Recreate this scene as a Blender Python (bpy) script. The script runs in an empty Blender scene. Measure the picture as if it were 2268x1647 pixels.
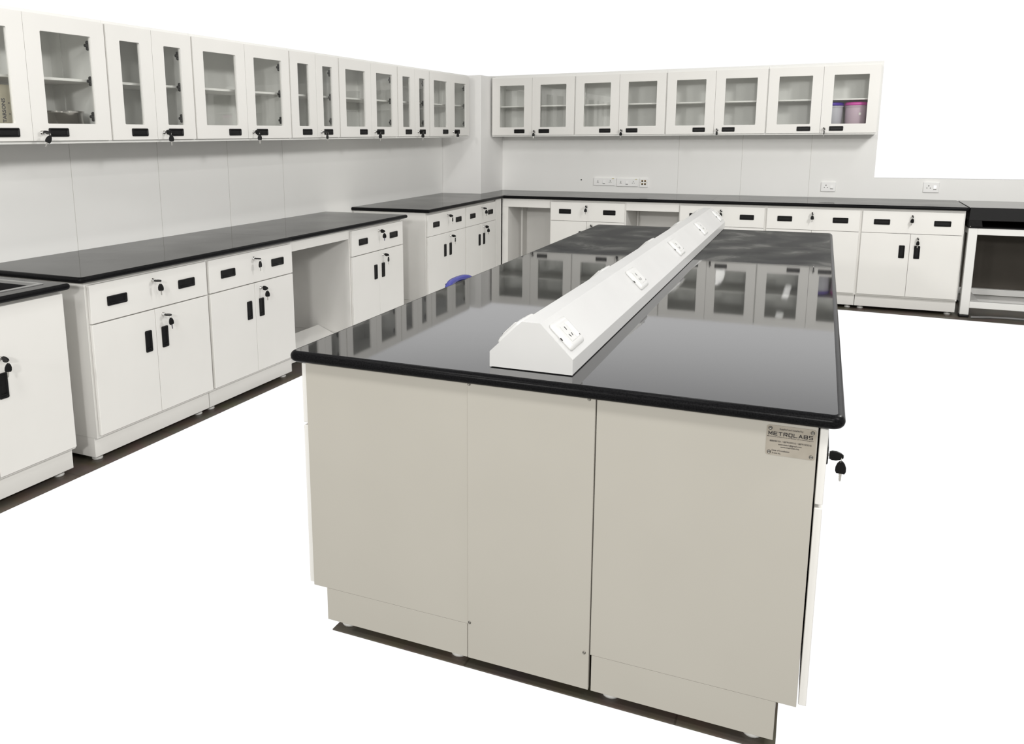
import bpy, bmesh, math, random
from mathutils import Matrix, Vector
random.seed(4)
PI = math.pi
sc = bpy.context.scene
col = sc.collection

# ------------------------------------------------------------------ materials
def mat(name, rgb, rough=.5, metal=0., spec=.5, ior=1.5):
    m = bpy.data.materials.new(name); m.use_nodes = True
    b = m.node_tree.nodes['Principled BSDF']
    b.inputs['Base Color'].default_value = (*rgb, 1)
    b.inputs['Roughness'].default_value = rough
    b.inputs['Metallic'].default_value = metal
    b.inputs['Specular IOR Level'].default_value = spec
    b.inputs['IOR'].default_value = ior
    return m

def noisy(name, rgb1, rgb2, scale, rough=.5, spec=.5, detail=3, rough2=None):
    m = mat(name, rgb1, rough, 0, spec); nt = m.node_tree; N = nt.nodes; b = N['Principled BSDF']
    tc = N.new('ShaderNodeTexCoord'); no = N.new('ShaderNodeTexNoise')
    no.inputs['Scale'].default_value = scale; no.inputs['Detail'].default_value = detail
    nt.links.new(tc.outputs['Object'], no.inputs['Vector'])
    r = N.new('ShaderNodeValToRGB')
    r.color_ramp.elements[0].position = .35; r.color_ramp.elements[1].position = .65
    r.color_ramp.elements[0].color = (*rgb1, 1); r.color_ramp.elements[1].color = (*rgb2, 1)
    nt.links.new(no.outputs['Fac'], r.inputs['Fac']); nt.links.new(r.outputs['Color'], b.inputs['Base Color'])
    if rough2 is not None:
        mr = N.new('ShaderNodeMapRange'); mr.inputs['To Min'].default_value = rough; mr.inputs['To Max'].default_value = rough2
        nt.links.new(no.outputs['Fac'], mr.inputs['Value']); nt.links.new(mr.outputs['Result'], b.inputs['Roughness'])
    return m

WHITE = noisy('white_laminate', (.80, .79, .765), (.82, .81, .785), 3, .38, .35, rough2=.44)
SHELL = noisy('white_carcass_board', (.775, .765, .74), (.80, .79, .765), 4, .5, .3)
INNER = noisy('white_cabinet_interior', (.85, .85, .83), (.87, .87, .85), 4, .5, .3)
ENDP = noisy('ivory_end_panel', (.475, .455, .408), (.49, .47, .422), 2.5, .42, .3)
TRUNKM = noisy('white_powder_coat', (.625, .625, .622), (.645, .645, .642), 6, .3, .4)
PLASTIC = mat('white_switch_plastic', (.68, .68, .673), .3, 0, .5)
WPLAST = mat('bright_white_plastic', (.93, .93, .925), .25, 0, .5)
BLACK = noisy('black_plastic', (.004, .004, .0045), (.007, .007, .0075), 60, .38, .22)
SLOT = mat('dark_slot', (.02, .018, .016), .7)
SCREWM = mat('dull_steel_screw', (.25, .24, .22), .4, 1.)
CHROME = mat('chrome', (.72, .71, .69), .16, 1.)
STEEL = noisy('polished_steel', (.55, .53, .51), (.62, .60, .57), 8, .12, .5); STEEL.node_tree.nodes['Principled BSDF'].inputs['Metallic'].default_value = 1
PLATEM = noisy('brushed_plate', (.37, .335, .28), (.45, .41, .35), 14, .42, .5); PLATEM.node_tree.nodes['Principled BSDF'].inputs['Metallic'].default_value = .25
INK = mat('black_lettering', (.012, .01, .012), .6)
GREYINK = mat('grey_lettering', (.10, .10, .12), .7)
BRASS = mat('brass_contact', (.45, .28, .06), .35, 1.)
FEETM = mat('white_nylon_foot', (.72, .72, .70), .4)
CARD = noisy('beige_cardboard', (.56, .52, .41), (.62, .58, .47), 5, .8, .2)
BLUE = noisy('blue_plastic', (.045, .05, .30), (.06, .065, .36), 3, .25, .5)
PURPLE = mat('purple_lid', (.09, .03, .42), .4)
PINK = mat('pink_lid', (.72, .09, .45), .4)
CREAM = noisy('cream_powder', (.80, .76, .62), (.86, .82, .70), 30, .8, .2)
WALLM = noisy('white_wall_panel', (.895, .895, .88), (.91, .908, .895), 2.2, .5, .25)
SEAM = mat('panel_joint', (.56, .55, .52), .8)
PILLARM = noisy('white_painted_pillar', (.92, .915, .905), (.93, .925, .915), 2, .6, .2)
CABLE = mat('grey_cable', (.20, .20, .20), .5)
WALLSHADE = noisy('wall_shade_board', (.075, .066, .055), (.088, .078, .066), 3, .6, .2)
BENCHM = noisy('white_steel_frame', (.80, .80, .785), (.82, .82, .805), 5, .35, .4)
STICK = mat('paper_sticker', (.85, .84, .80), .7)

def floor_mat():
    m = mat('stone_tile', (.3, .26, .22), .35, 0, .4); nt = m.node_tree; N = nt.nodes; b = N['Principled BSDF']
    tc = N.new('ShaderNodeTexCoord'); br = N.new('ShaderNodeTexBrick')
    br.offset = 0; br.inputs['Scale'].default_value = 1
    br.inputs['Brick Width'].default_value = .6; br.inputs['Row Height'].default_value = .6
    br.inputs['Mortar Size'].default_value = .003
    br.inputs['Color1'].default_value = (.135, .112, .088, 1); br.inputs['Color2'].default_value = (.12, .10, .08, 1)
    br.inputs['Mortar'].default_value = (.08, .065, .05, 1)
    mp = N.new('ShaderNodeMapping'); mp.inputs['Location'].default_value = (.1, .14, 0)
    no = N.new('ShaderNodeTexNoise'); no.inputs['Scale'].default_value = 9; no.inputs['Detail'].default_value = 6
    mx = N.new('ShaderNodeMixRGB'); mx.blend_type = 'MULTIPLY'; mx.inputs['Fac'].default_value = .5
    nt.links.new(tc.outputs['Object'], mp.inputs['Vector']); nt.links.new(mp.outputs['Vector'], br.inputs['Vector'])
    nt.links.new(tc.outputs['Object'], no.inputs['Vector'])
    nt.links.new(br.outputs['Color'], mx.inputs['Color1']); nt.links.new(no.outputs['Color'], mx.inputs['Color2'])
    nt.links.new(mx.outputs['Color'], b.inputs['Base Color'])
    return m
TILE = floor_mat()

def granite(name, refl_from=None, ior=1.52):
    """polished black granite; `dull` = local y beyond which the top is coloured as a dark reflection, with wiped smears"""
    m = mat(name, (.012, .012, .013), .035, 0, .5, ior); nt = m.node_tree; N = nt.nodes; L = nt.links; b = N['Principled BSDF']
    tc = N.new('ShaderNodeTexCoord')
    sp = N.new('ShaderNodeTexNoise'); sp.inputs['Scale'].default_value = 420; sp.inputs['Detail'].default_value = 2
    L.new(tc.outputs['Object'], sp.inputs['Vector'])
    rp = N.new('ShaderNodeValToRGB'); rp.color_ramp.elements[0].position = .55; rp.color_ramp.elements[1].position = .78
    rp.color_ramp.elements[0].color = (.009, .009, .010, 1); rp.color_ramp.elements[1].color = (.05, .05, .052, 1)
    L.new(sp.outputs['Fac'], rp.inputs['Fac']); L.new(rp.outputs['Color'], b.inputs['Base Color'])
    dark_matte = N.new('ShaderNodeBsdfPrincipled')
    if refl_from is None:        # patchy dark share mixed in to weaken the mirrored wall
        dark_matte.inputs['Base Color'].default_value = (.02, .02, .02, 1); dark_matte.inputs['Roughness'].default_value = .6; dark_matte.inputs['Specular IOR Level'].default_value = .05
        wn = N.new('ShaderNodeTexNoise'); wn.inputs['Scale'].default_value = 3; wn.inputs['Detail'].default_value = 4
        L.new(tc.outputs['Object'], wn.inputs['Vector'])
        wr = N.new('ShaderNodeMapRange'); wr.inputs['From Min'].default_value = .3; wr.inputs['From Max'].default_value = .7
        wr.inputs['To Min'].default_value = .26; wr.inputs['To Max'].default_value = .38; L.new(wn.outputs['Fac'], wr.inputs['Value'])
        mix = N.new('ShaderNodeMixShader'); L.new(wr.outputs['Result'], mix.inputs['Fac'])
        L.new(b.outputs['BSDF'], mix.inputs[1]); L.new(dark_matte.outputs['BSDF'], mix.inputs[2])
        L.new(mix.outputs[0], N['Material Output'].inputs['Surface'])
        return m
    sx = N.new('ShaderNodeSeparateXYZ'); L.new(tc.outputs['Object'], sx.inputs['Vector'])
    # wiped arcs
    wv = N.new('ShaderNodeTexNoise'); wv.inputs['Scale'].default_value = 2.6; wv.inputs['Detail'].default_value = 5
    wv.inputs['Distortion'].default_value = 1.6; wv.inputs['Roughness'].default_value = .62
    mp = N.new('ShaderNodeMapping'); mp.inputs['Scale'].default_value = (1.2, .9, 1)
    L.new(tc.outputs['Object'], mp.inputs['Vector']); L.new(mp.outputs['Vector'], wv.inputs['Vector'])
    r2 = N.new('ShaderNodeValToRGB')
    e = r2.color_ramp.elements
    e[0].position = .36; e[0].color = (.036, .036, .037, 1); e[1].position = .60; e[1].color = (.062, .063, .061, 1)
    e2 = e.new(.70); e2.color = (.12, .12, .115, 1)
    wa = N.new('ShaderNodeTexWave'); wa.wave_type = 'RINGS'; wa.rings_direction = 'Z'; wa.inputs['Scale'].default_value = 1.1; wa.inputs['Distortion'].default_value = 9
    wa.inputs['Detail'].default_value = 3; wa.inputs['Detail Scale'].default_value = .8
    mw = N.new('ShaderNodeMapping'); mw.inputs['Location'].default_value = (.25, -3.2, 0); L.new(tc.outputs['Object'], mw.inputs['Vector']); L.new(mw.outputs['Vector'], wa.inputs['Vector'])
    ad = N.new('ShaderNodeMath'); ad.operation = 'MULTIPLY_ADD'; ad.inputs[1].default_value = .22; L.new(wa.outputs['Fac'], ad.inputs[0]); L.new(wv.outputs['Fac'], ad.inputs[2])
    sb = N.new('ShaderNodeMath'); sb.operation = 'SUBTRACT'; sb.inputs[1].default_value = .10; L.new(ad.outputs[0], sb.inputs[0])
    L.new(sb.outputs[0], r2.inputs['Fac']); L.new(r2.outputs['Color'], dark_matte.inputs['Base Color'])
    dark_matte.inputs['Roughness'].default_value = .55; dark_matte.inputs['Specular IOR Level'].default_value = .06
    nz = N.new('ShaderNodeTexNoise'); nz.inputs['Scale'].default_value = 5; nz.inputs['Detail'].default_value = 3
    L.new(tc.outputs['Object'], nz.inputs['Vector'])
    md = N.new('ShaderNodeMath'); md.operation = 'MULTIPLY_ADD'; md.inputs[1].default_value = .06
    L.new(nz.outputs['Fac'], md.inputs[0]); L.new(sx.outputs['Y'], md.inputs[2])
    mr = N.new('ShaderNodeMapRange'); mr.interpolation_type = 'SMOOTHSTEP'
    mr.inputs['From Min'].default_value = refl_from; mr.inputs['From Max'].default_value = refl_from + .05
    L.new(md.outputs[0], mr.inputs['Value'])
    sc_ = N.new('ShaderNodeMath'); sc_.operation = 'MULTIPLY'; sc_.inputs[1].default_value = .93
    L.new(mr.outputs['Result'], sc_.inputs[0])
    mix = N.new('ShaderNodeMixShader'); L.new(sc_.outputs[0], mix.inputs['Fac'])
    L.new(b.outputs['BSDF'], mix.inputs[1]); L.new(dark_matte.outputs['BSDF'], mix.inputs[2])
    L.new(mix.outputs[0], N['Material Output'].inputs['Surface'])
    return m
GRANITE = granite('black_granite')
EDGE = noisy('black_granite_darkened_edge', (.004, .004, .0045), (.010, .010, .011), 300, .28, .06)  # polished edge darkened and dulled to imitate reflections of a dark room

def glass_mat():
    m = bpy.data.materials.new('clear_glass'); m.use_nodes = True; nt = m.node_tree; N = nt.nodes; N.clear()
    out = N.new('ShaderNodeOutputMaterial'); mix = N.new('ShaderNodeMixShader')
    ge = N.new('ShaderNodeNewGeometry'); dt = N.new('ShaderNodeVectorMath'); dt.operation = 'DOT_PRODUCT'
    nt.links.new(ge.outputs['Incoming'], dt.inputs[0]); nt.links.new(ge.outputs['Normal'], dt.inputs[1])
    def mth(op, a, b):      # Schlick reflectance of one glass surface, the same from either side
        n = N.new('ShaderNodeMath'); n.operation = op
        for i, v in enumerate((a, b)):
            if v is None: continue
            if isinstance(v, (int, float)): n.inputs[i].default_value = v
            else: nt.links.new(v, n.inputs[i])
        return n.outputs[0]
    c = mth('ABSOLUTE', dt.outputs['Value'], None); p = mth('POWER', mth('SUBTRACT', 1., c), 5.); fac = mth('ADD', mth('MULTIPLY', p, .96), .04)
    tr = N.new('ShaderNodeBsdfTransparent'); tr.inputs['Color'].default_value = (.985, .99, .985, 1)
    gl = N.new('ShaderNodeBsdfGlossy'); gl.inputs['Roughness'].default_value = .01
    nt.links.new(fac, mix.inputs['Fac']); nt.links.new(tr.outputs[0], mix.inputs[1]); nt.links.new(gl.outputs[0], mix.inputs[2])
    nt.links.new(mix.outputs[0], out.inputs['Surface'])
    return m
GLASS = glass_mat()
def haze_plastic(name, rgb, clear):
    m = bpy.data.materials.new(name); m.use_nodes = True; nt = m.node_tree; N = nt.nodes; b = N['Principled BSDF']
    b.inputs['Base Color'].default_value = (*rgb, 1); b.inputs['Roughness'].default_value = .4
    tr = N.new('ShaderNodeBsdfTransparent'); mix = N.new('ShaderNodeMixShader'); mix.inputs['Fac'].default_value = clear
    nt.links.new(b.outputs[0], mix.inputs[1]); nt.links.new(tr.outputs[0], mix.inputs[2]); nt.links.new(mix.outputs[0], N['Material Output'].inputs['Surface'])
    return m
JARM = haze_plastic('milky_plastic', (.74, .74, .80), .25)
JARP = haze_plastic('pinkish_milky_plastic', (.80, .64, .74), .35)

# ------------------------------------------------------------------ mesh helpers
def box(bm, x0, x1, y0, y1, z0, z1, bev=0., mi=0, seg=1):
    t = bmesh.new(); bmesh.ops.create_cube(t, size=1)
    for v in t.verts:
        v.co = Vector((x0 + (v.co.x + .5) * (x1 - x0), y0 + (v.co.y + .5) * (y1 - y0), z0 + (v.co.z + .5) * (z1 - z0)))
    if bev: bmesh.ops.bevel(t, geom=t.edges[:], offset=bev, segments=seg, affect='EDGES', profile=.5)
    merge(bm, t, None, mi)
def merge(bm, t, M=None, mi=0):
    if M is not None: bmesh.ops.transform(t, matrix=M, verts=t.verts)
    vm = {v: bm.verts.new(v.co) for v in t.verts}
    for f in t.faces:
        try:
            g = bm.faces.new([vm[v] for v in f.verts]); g.material_index = mi; g.smooth = f.smooth
        except ValueError: pass
    t.free()
def lathe(bm, prof, M=Matrix(), n=24, mi=0, smooth=True):
    """prof = [(r, z)...] revolved about local z"""
    rings = []
    for r, z in prof:
        if r < 1e-6: rings.append([bm.verts.new(M @ Vector((0, 0, z)))])
        else: rings.append([bm.verts.new(M @ Vector((r * math.cos(2 * PI * k / n), r * math.sin(2 * PI * k / n), z))) for k in range(n)])
    for a, b in zip(rings, rings[1:]):
        for k in range(n):
            vs = [a[k % len(a)], a[(k + 1) % n % len(a)], b[(k + 1) % n % len(b)], b[k % len(b)]]
            u = []
            for v in vs:
                if v not in u: u.append(v)
            if len(u) > 2:
                f = bm.faces.new(u); f.smooth = smooth; f.material_index = mi
def tube(bm, pts, r, n=8, closed=False, mi=0):
    P = [Vector(p) for p in pts]; rings = []
    for i, p in enumerate(P):
        d = (P[(i + 1) % len(P)] - P[i - 1]) if closed else (P[min(i + 1, len(P) - 1)] - P[max(i - 1, 0)])
        d.normalize(); a = Vector((0, 0, 1)) if abs(d.z) < .9 else Vector((1, 0, 0))
        e1 = d.cross(a).normalized(); e2 = d.cross(e1)
        rr = r[i] if isinstance(r, (list, tuple)) else r
        rings.append([bm.verts.new(p + rr * (math.cos(2 * PI * k / n) * e1 + math.sin(2 * PI * k / n) * e2)) for k in range(n)])
    m = len(P)
    for i in range(m if closed else m - 1):
        a, b = rings[i], rings[(i + 1) % m]
        for k in range(n):
            f = bm.faces.new((a[k], a[(k + 1) % n], b[(k + 1) % n], b[k])); f.smooth = True; f.material_index = mi
    if not closed:
        bm.faces.new(rings[0][::-1]); bm.faces.new(rings[-1])
def prism(bm, poly, axis, a0, a1, mi=0, bev=0.):
    """extrude a 2-D polygon; axis 'y': poly=(x,z); axis 'z': poly=(x,y); axis 'x': poly=(y,z)"""
    t = bmesh.new()
    def P(p, a): return {'y': (p[0], a, p[1]), 'z': (p[0], p[1], a), 'x': (a, p[0], p[1])}[axis]
    A = [t.verts.new(P(p, a0)) for p in poly]; B = [t.verts.new(P(p, a1)) for p in poly]
    t.faces.new(A); t.faces.new(B[::-1])
    for i in range(len(poly)):
        j = (i + 1) % len(poly); t.faces.new((A[j], A[i], B[i], B[j]))
    bmesh.ops.recalc_face_normals(t, faces=t.faces)
    if bev: bmesh.ops.bevel(t, geom=t.edges[:], offset=bev, segments=2, affect='EDGES', profile=.5)
    merge(bm, t, None, mi)
def rrect(w, h, r, n=5, cx=0, cy=0):
    o = []
    for sx, sy, a in ((1, 1, 0), (-1, 1, 90), (-1, -1, 180), (1, -1, 270)):
        for k in range(n + 1):
            t = math.radians(a + 90 * k / n)
            o.append((cx + sx * (w / 2 - r) + r * math.cos(t), cy + sy * (h / 2 - r) + r * math.sin(t)))
    return o
def NB(): return bmesh.new()
def link(name, bm, m, parent=None, M=None):
    bmesh.ops.recalc_face_normals(bm, faces=bm.faces)
    me = bpy.data.meshes.new(name); bm.to_mesh(me); bm.free()
    for x in (m if isinstance(m, (list, tuple)) else [m]): me.materials.append(x)
    o = bpy.data.objects.new(name, me); col.objects.link(o)
    if parent: o.parent = parent
    if M is not None: o.matrix_local = M
    return o
def tag(o, label, cat, group=None):
    o['label'] = label; o['category'] = cat
    if group: o['group'] = group
    return o
def thing(name, label, cat, loc=(0, 0, 0), rz=0., group=None):
    o = bpy.data.objects.new(name, None); col.objects.link(o); o.empty_display_size = .1
    o.location = loc; o.rotation_euler = (0, 0, rz)
    return tag(o, label, cat, group)
def struct(name, bm, m):
    o = link(name, bm, m); o['kind'] = 'structure'; return o
def copy_tree(o, parent=None):
    c = o.copy(); col.objects.link(c)
    if parent: c.parent = parent
    for ch in o.children: copy_tree(ch, c)
    return c
def text_mesh(body, size, sx=1., bold=0., align='CENTER'):
    cu = bpy.data.curves.new('txt', 'FONT'); cu.body = body; cu.size = size; cu.align_x = align; cu.align_y = 'CENTER'
    cu.offset = bold; cu.resolution_u = 3
    o = bpy.data.objects.new('txt', cu); col.objects.link(o)
    me = bpy.data.meshes.new_from_object(o.evaluated_get(bpy.context.evaluated_depsgraph_get()))
    bpy.data.objects.remove(o); bpy.data.curves.remove(cu)
    t = bmesh.new(); t.from_mesh(me); bpy.data.meshes.remove(me)
    bmesh.ops.transform(t, matrix=Matrix.Diagonal((sx, 1, 1, 1)), verts=t.verts)
    return t

LEFT = PI / 2        # fronts facing +x (left wall run): local x -> world +y, local -y -> world +x
A = .01222           # the island stands very slightly turned
def isl(x, y, z=0.): return (x - A * (y + 3), y + A * (x - 2.5), z)

# ------------------------------------------------------------------ shared small parts
def pull_mesh(w, h, vertical=False):
    """black moulded pull: raised bezel with a scooped recess; centred, front towards -y"""
    bm = NB(); t = bmesh.new(); r = .006
    out = rrect(w, h, r, 4); mid = rrect(w - .004, h - .004, r - .001, 4)
    inn = rrect(w - .014, h - .012, .003, 4); dp = rrect(w - .020, h - .020, .003, 4)
    L_ = []
    for pl, y in ((out, 0), (out, -.0035), (mid, -.0055), (inn, -.0055), (dp, -.0012)):
        L_.append([t.verts.new((p[0], y, p[1])) for p in pl])
    n = len(out)
    for a, b in zip(L_, L_[1:]):
        for k in range(n): t.faces.new((a[k], a[(k + 1) % n], b[(k + 1) % n], b[k]))
    t.faces.new(L_[-1]); t.faces.new(L_[0][::-1])
    merge(bm, t)
    if vertical: box(bm, -w * .34, w * .30, -.0068, -.0045, -h * .36, -h * .33, .0006)
    else: box(bm, -w * .36, w * .05, -.0066, -.0045, -h * .30, -h * .22, .0006)
    return bm
def lock_mesh():
    bm = NB()
    lathe(bm, [(0, 0), (.011, 0), (.011, .003), (.009, .0045), (.0085, .011), (.0075, .013), (0, .013)], Matrix.Rotation(PI / 2, 4, 'X'), 20)
    return bm
_H = {}
def shared(key, fn, name, m):
    if key not in _H:
        bm = fn(); bmesh.ops.recalc_face_normals(bm, faces=bm.faces)
        me = bpy.data.meshes.new(name); bm.to_mesh(me); bm.free(); me.materials.append(m); _H[key] = me
    return _H[key]
def put(key, fn, name, m, parent, loc, rot=None):
    o = bpy.data.objects.new(name, shared(key, fn, name, m)); col.objects.link(o); o.parent = parent; o.location = loc
    if rot: o.rotation_euler = rot
    return o
def foot_mesh():
    bm = NB(); lathe(bm, [(0, 0), (.024, 0), (.026, .006), (.022, .012), (.010, .016), (.010, .030), (0, .030)], n=18); return bm

# ------------------------------------------------------------------ keys
def key_head():
    """bow in the xz plane hanging down from the hole at the origin: black head"""
    bm = NB(); t = bmesh.new()
    prof = [(-.0038, .005), (.0038, .005), (.0095, -.002), (.0134, -.013), (.0136, -.024), (.0105, -.031), (-.0105, -.031), (-.0136, -.024), (-.0134, -.013), (-.0095, -.002)]
    Ft = [t.verts.new((x, -.0035, z)) for x, z in prof]; Bk = [t.verts.new((x, .0035, z)) for x, z in prof]
    t.faces.new(Ft); t.faces.new(Bk[::-1])
    for i in range(len(prof)):
        j = (i + 1) % len(prof); t.faces.new((Ft[j], Ft[i], Bk[i], Bk[j]))
    bmesh.ops.recalc_face_normals(t, faces=t.faces)
    bmesh.ops.bevel(t, geom=t.edges[:], offset=.0012, segments=2, affect='EDGES', profile=.5)
    merge(bm, t); return bm
def key_blade():
    bm = NB(); prism(bm, [(-.0038, -.031), (.0038, -.031), (.0038, -.035), (.0028, -.036), (.0034, -.040), (.0026, -.043), (.0032, -.047), (.0018, -.053), (-.0012, -.054), (-.0030, -.050)], 'y', -.001, .001); return bm
def ring_mesh():
    bm = NB(); tube(bm, [(0, .009 * math.sin(2 * PI * k / 20), -.009 + .009 * math.cos(2 * PI * k / 20)) for k in range(20)], .0007, 6, True); return bm
def keys(label, world, rz, roll=0., swing=0., spin=0., group='keys left in the cabinet locks'):
    """a key standing in a lock (its head outwards), a split ring, and the spare key hanging from it"""
    t = thing('hanging_keys', label, 'keys', world, rz, group)
    # inserted key: head turned so that it points out of the lock along -y
    Rm = Matrix.Translation((0, -.037, 0)) @ Matrix.Rotation(roll, 4, 'Y') @ Matrix.Rotation(PI / 2, 4, 'X')
    h = put('kh', key_head, 'key_head', BLACK, t, (0, 0, 0)); h.matrix_local = Rm
    b = put('kb', key_blade, 'key_blade', CHROME, t, (0, 0, 0)); b.matrix_local = Rm
    g = put('kr', ring_mesh, 'key_ring', CHROME, t, (0, -.037, -.001)); g.rotation_euler = (0, 0, spin)
    M2 = Matrix.Translation((0, -.037, -.019)) @ Matrix.Rotation(spin, 4, 'Z') @ Matrix.Rotation(swing, 4, 'Y')
    h2 = put('kh', key_head, 'spare_key_head', BLACK, t, (0, 0, 0)); h2.matrix_local = M2
    b2 = put('kb', key_blade, 'spare_key_blade', CHROME, t, (0, 0, 0)); b2.matrix_local = M2
    return t

# ------------------------------------------------------------------ base cabinets
KEYS = []
def base_cabinet(name, label, world, rz, W, D, zt=.8770, zd=(.679, .8605), zdoor=(.141, .673), drawer=True, m=.010,
                 lock=True, plinth=.044, kd=None, kk=None, group='white base cabinets along the walls', name_short='', cat='cabinet', door_lock=True):
    """local x along the front, front plane y=0, depth +y, floor z=0"""
    t = thing(name, label, cat, world, rz, group)
    bm = NB()
    if drawer: box(bm, 0, W, .020, D, .125, zt, .0015)
    else:
        for a in ((0, .018, .020, D, .125, zt), (W - .018, W, .020, D, .125, zt), (.018, W - .018, .020, D, .125, .143), (.018, W - .018, D - .012, D, .143, zt), (.018, W - .018, .020, .038, zt - .05, zt)): box(bm, *a, .001)
    link('carcass', bm, SHELL, t)
    bm = NB(); box(bm, .002, W - .002, plinth, D - .02, .027, .1255, .001); link('plinth', bm, WHITE, t)
    for fx_ in (.05, W - .05):
        for fy_ in (plinth + .045, D - .08): put('foot', foot_mesh, 'foot', FEETM, t, (fx_, fy_, 0))
    c = W / 2
    if drawer:
        bm = NB(); box(bm, m, W - m, 0, .018, zd[0], zd[1], .0015)
        d = link('drawer', bm, WHITE, t)
        zc = (zd[0] + zd[1]) / 2 + .0
        for s in (-1, 1): put('pd', lambda: pull_mesh(.121, .046), 'handle', BLACK, d, (c + s * .232 * W / .795, 0, zc))
        put('lk', lock_mesh, 'lock', CHROME, d, (c, 0, .822))
        R = Matrix.Translation(world) @ Matrix.Rotation(rz, 4, 'Z')
        if kd: keys(kd[0], R @ Vector((c, -.012, .822)), rz, *kd[1:])
    for s in (-1, 1):
        bm = NB()
        if s < 0: box(bm, m, c - .0012, 0, .018, zdoor[0], zdoor[1], .0015)
        else: box(bm, c + .0012, W - m, 0, .018, zdoor[0], zdoor[1], .0015)
        d = link('door', bm, WHITE, t)
        put('pv', lambda: pull_mesh(.044, .109, True), 'handle', BLACK, d, (c + s * .056, 0, .522))
        if s > 0 and door_lock:
            put('lk', lock_mesh, 'lock', CHROME, d, (c + .054, 0, .638))
            R = Matrix.Translation(world) @ Matrix.Rotation(rz, 4, 'Z')
            if kk: keys(kk[0], R @ Vector((c + .054, -.012, .638)), rz, *kk[1:])
    return t

FX = .7386
# left run
base_cabinet('sink_cabinet', 'white sink cabinet with two full-height doors at the lower left edge', (FX, -6.915, 0), LEFT, .79, .735, zt=.864,
             zdoor=(.140, .850), drawer=False, kk=('keys in the door lock of the sink cabinet, cut by the left edge', 1.3, .1, -.3), group=None)
base_cabinet('base_cabinet', 'white drawer and two-door cabinet just right of the sink cabinet', (FX, -6.000, 0), LEFT, .801, .735,
             kd=('keys in the drawer lock of the cabinet just right of the sink', .0, -.05, -.9), kk=('keys in the door lock of the cabinet just right of the sink', .0, -.12, -.1))
base_cabinet('base_cabinet', 'white drawer and two-door cabinet left of the knee space on the left wall', (FX, -5.197, 0), LEFT, .785, .735,
             kd=('keys in the drawer lock of the cabinet left of the left wall knee space', .1, 0, .1), kk=('keys in the door lock of the cabinet left of the left wall knee space', 1.35, 0, -.8))
base_cabinet('base_cabinet', 'white drawer cabinet at the far end of the lower left worktop, before the gap', (FX, -3.714, 0), LEFT, .781, .735,
             kd=('keys in the drawer lock of the cabinet right of the left wall knee space', 1.3, 0, -.9), kk=('keys in the door lock of the cabinet right of the left wall knee space', .9, 0, .2))
GX = .7258
base_cabinet('base_cabinet', 'left one of the two white cabinets under the corner worktop, blue chair in front', (GX, -2.475, 0), LEFT, .799, .722, zt=.8795, zd=(.6765, .860),
             kd=('keys in the drawer lock of the left cabinet under the corner worktop', .9, 0, .25), kk=('keys in the door lock of the left cabinet under the corner worktop', .9, 0, .3))
base_cabinet('base_cabinet', 'right one of the two white cabinets under the corner worktop, nearest the inner corner', (GX, -1.674, 0), LEFT, .761, .722, zt=.8795, zd=(.6765, .860),
             kd=('keys in the drawer lock of the cabinet nearest the inner corner', .6, 0, -.9), kk=('keys in the door lock of the cabinet nearest the inner corner', 1.4, 0, -.9))
bm = NB(); box(bm, .708, .7265, -.911, -.776, .03, .8795, .001)
tag(link('filler_panel', bm, WHITE), 'narrow white filler strip closing the inner corner under the worktops', 'panel')
# back run
FY = -.771
bk = dict(zt=.8795, zd=(.6765, .860), D=.767)
base_cabinet('base_cabinet', 'white cabinet on the back wall between the two open knee spaces', (1.241, FY, 0), 0, .757, kd=('keys in the drawer lock of the cabinet between the back wall knee spaces', 1.0, .05, .2), kk=('keys just showing above the island, on the cabinet between the back knee spaces', .9, 0, .1), **bk)
base_cabinet('base_cabinet', 'white cabinet on the back wall partly hidden by the far end of the socket trunking', (2.4935, FY, 0), 0, .757, kd=('keys in the drawer lock beside the far end of the socket trunking', .9, 0, .2), **bk)
base_cabinet('base_cabinet', 'second white cabinet from the right on the back wall, behind the island corner', (3.2505, FY, 0), 0, .764, kd=('keys in the drawer lock of the second cabinet from the right', 1.25, 0, .1), **bk)
base_cabinet('base_cabinet', 'rightmost white cabinet on the back wall, next to the white steel frame bench', (4.0145, FY, 0), 0, .759, kd=('keys in the drawer lock of the rightmost cabinet', 1.3, .15, -.5), kk=('keys in the door lock of the rightmost cabinet', 1.0, .05, .6), **bk)

# knee spaces
t = thing('knee_space_unit', 'open knee space with white apron and slanted footrest on the left wall', 'knee space', (FX - .02, -4.411, 0), LEFT, 'open knee spaces under the worktops')
bm = NB(); box(bm, 0, .694, 0, .018, .806, .8765, .001); link('apron', bm, WHITE, t)
bm = NB(); box(bm, 0, .694, .700, .714, .0, .8765, .001); link('back_panel_or_shade', bm, SHELL, t)
bm = NB(); prism(bm, [(.272, .156), (.280, .164), (.06, .076), (.06, .062)], 'x', .001, .693); link('footrest', bm, WHITE, t)
def knee(x0, x1, label):
    t = thing('knee_space_unit', label, 'knee space', (x0, FY + .018, 0), 0, 'open knee spaces under the worktops')
    w = x1 - x0
    bm = NB(); box(bm, 0, w, 0, .018, .812 - .018, .8785, .001); link('apron', bm, WHITE, t)
    return t, w
t, w = knee(.7295, 1.2405, 'open knee space in the inner corner of the back wall run')
bm = NB(); box(bm, 0, .0635, .0, .7, .0, .7935, .001); link('side_panel', bm, SHELL, t)
bm = NB(); box(bm, .064, .0825, .39, .52, .0, .79, .001); link('post', bm, WHITE, t)
bm = NB(); box(bm, .064, w, .525, .54, .0, .79, .001); link('back_panel_or_shade', bm, SHELL, t)
t, w = knee(1.9985, 2.4930, 'open knee space behind the island, left of the socket trunking end')
bm = NB(); box(bm, 0.002, .020, .475, .54, .0, .79, .001); link('post', bm, WHITE, t)
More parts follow.
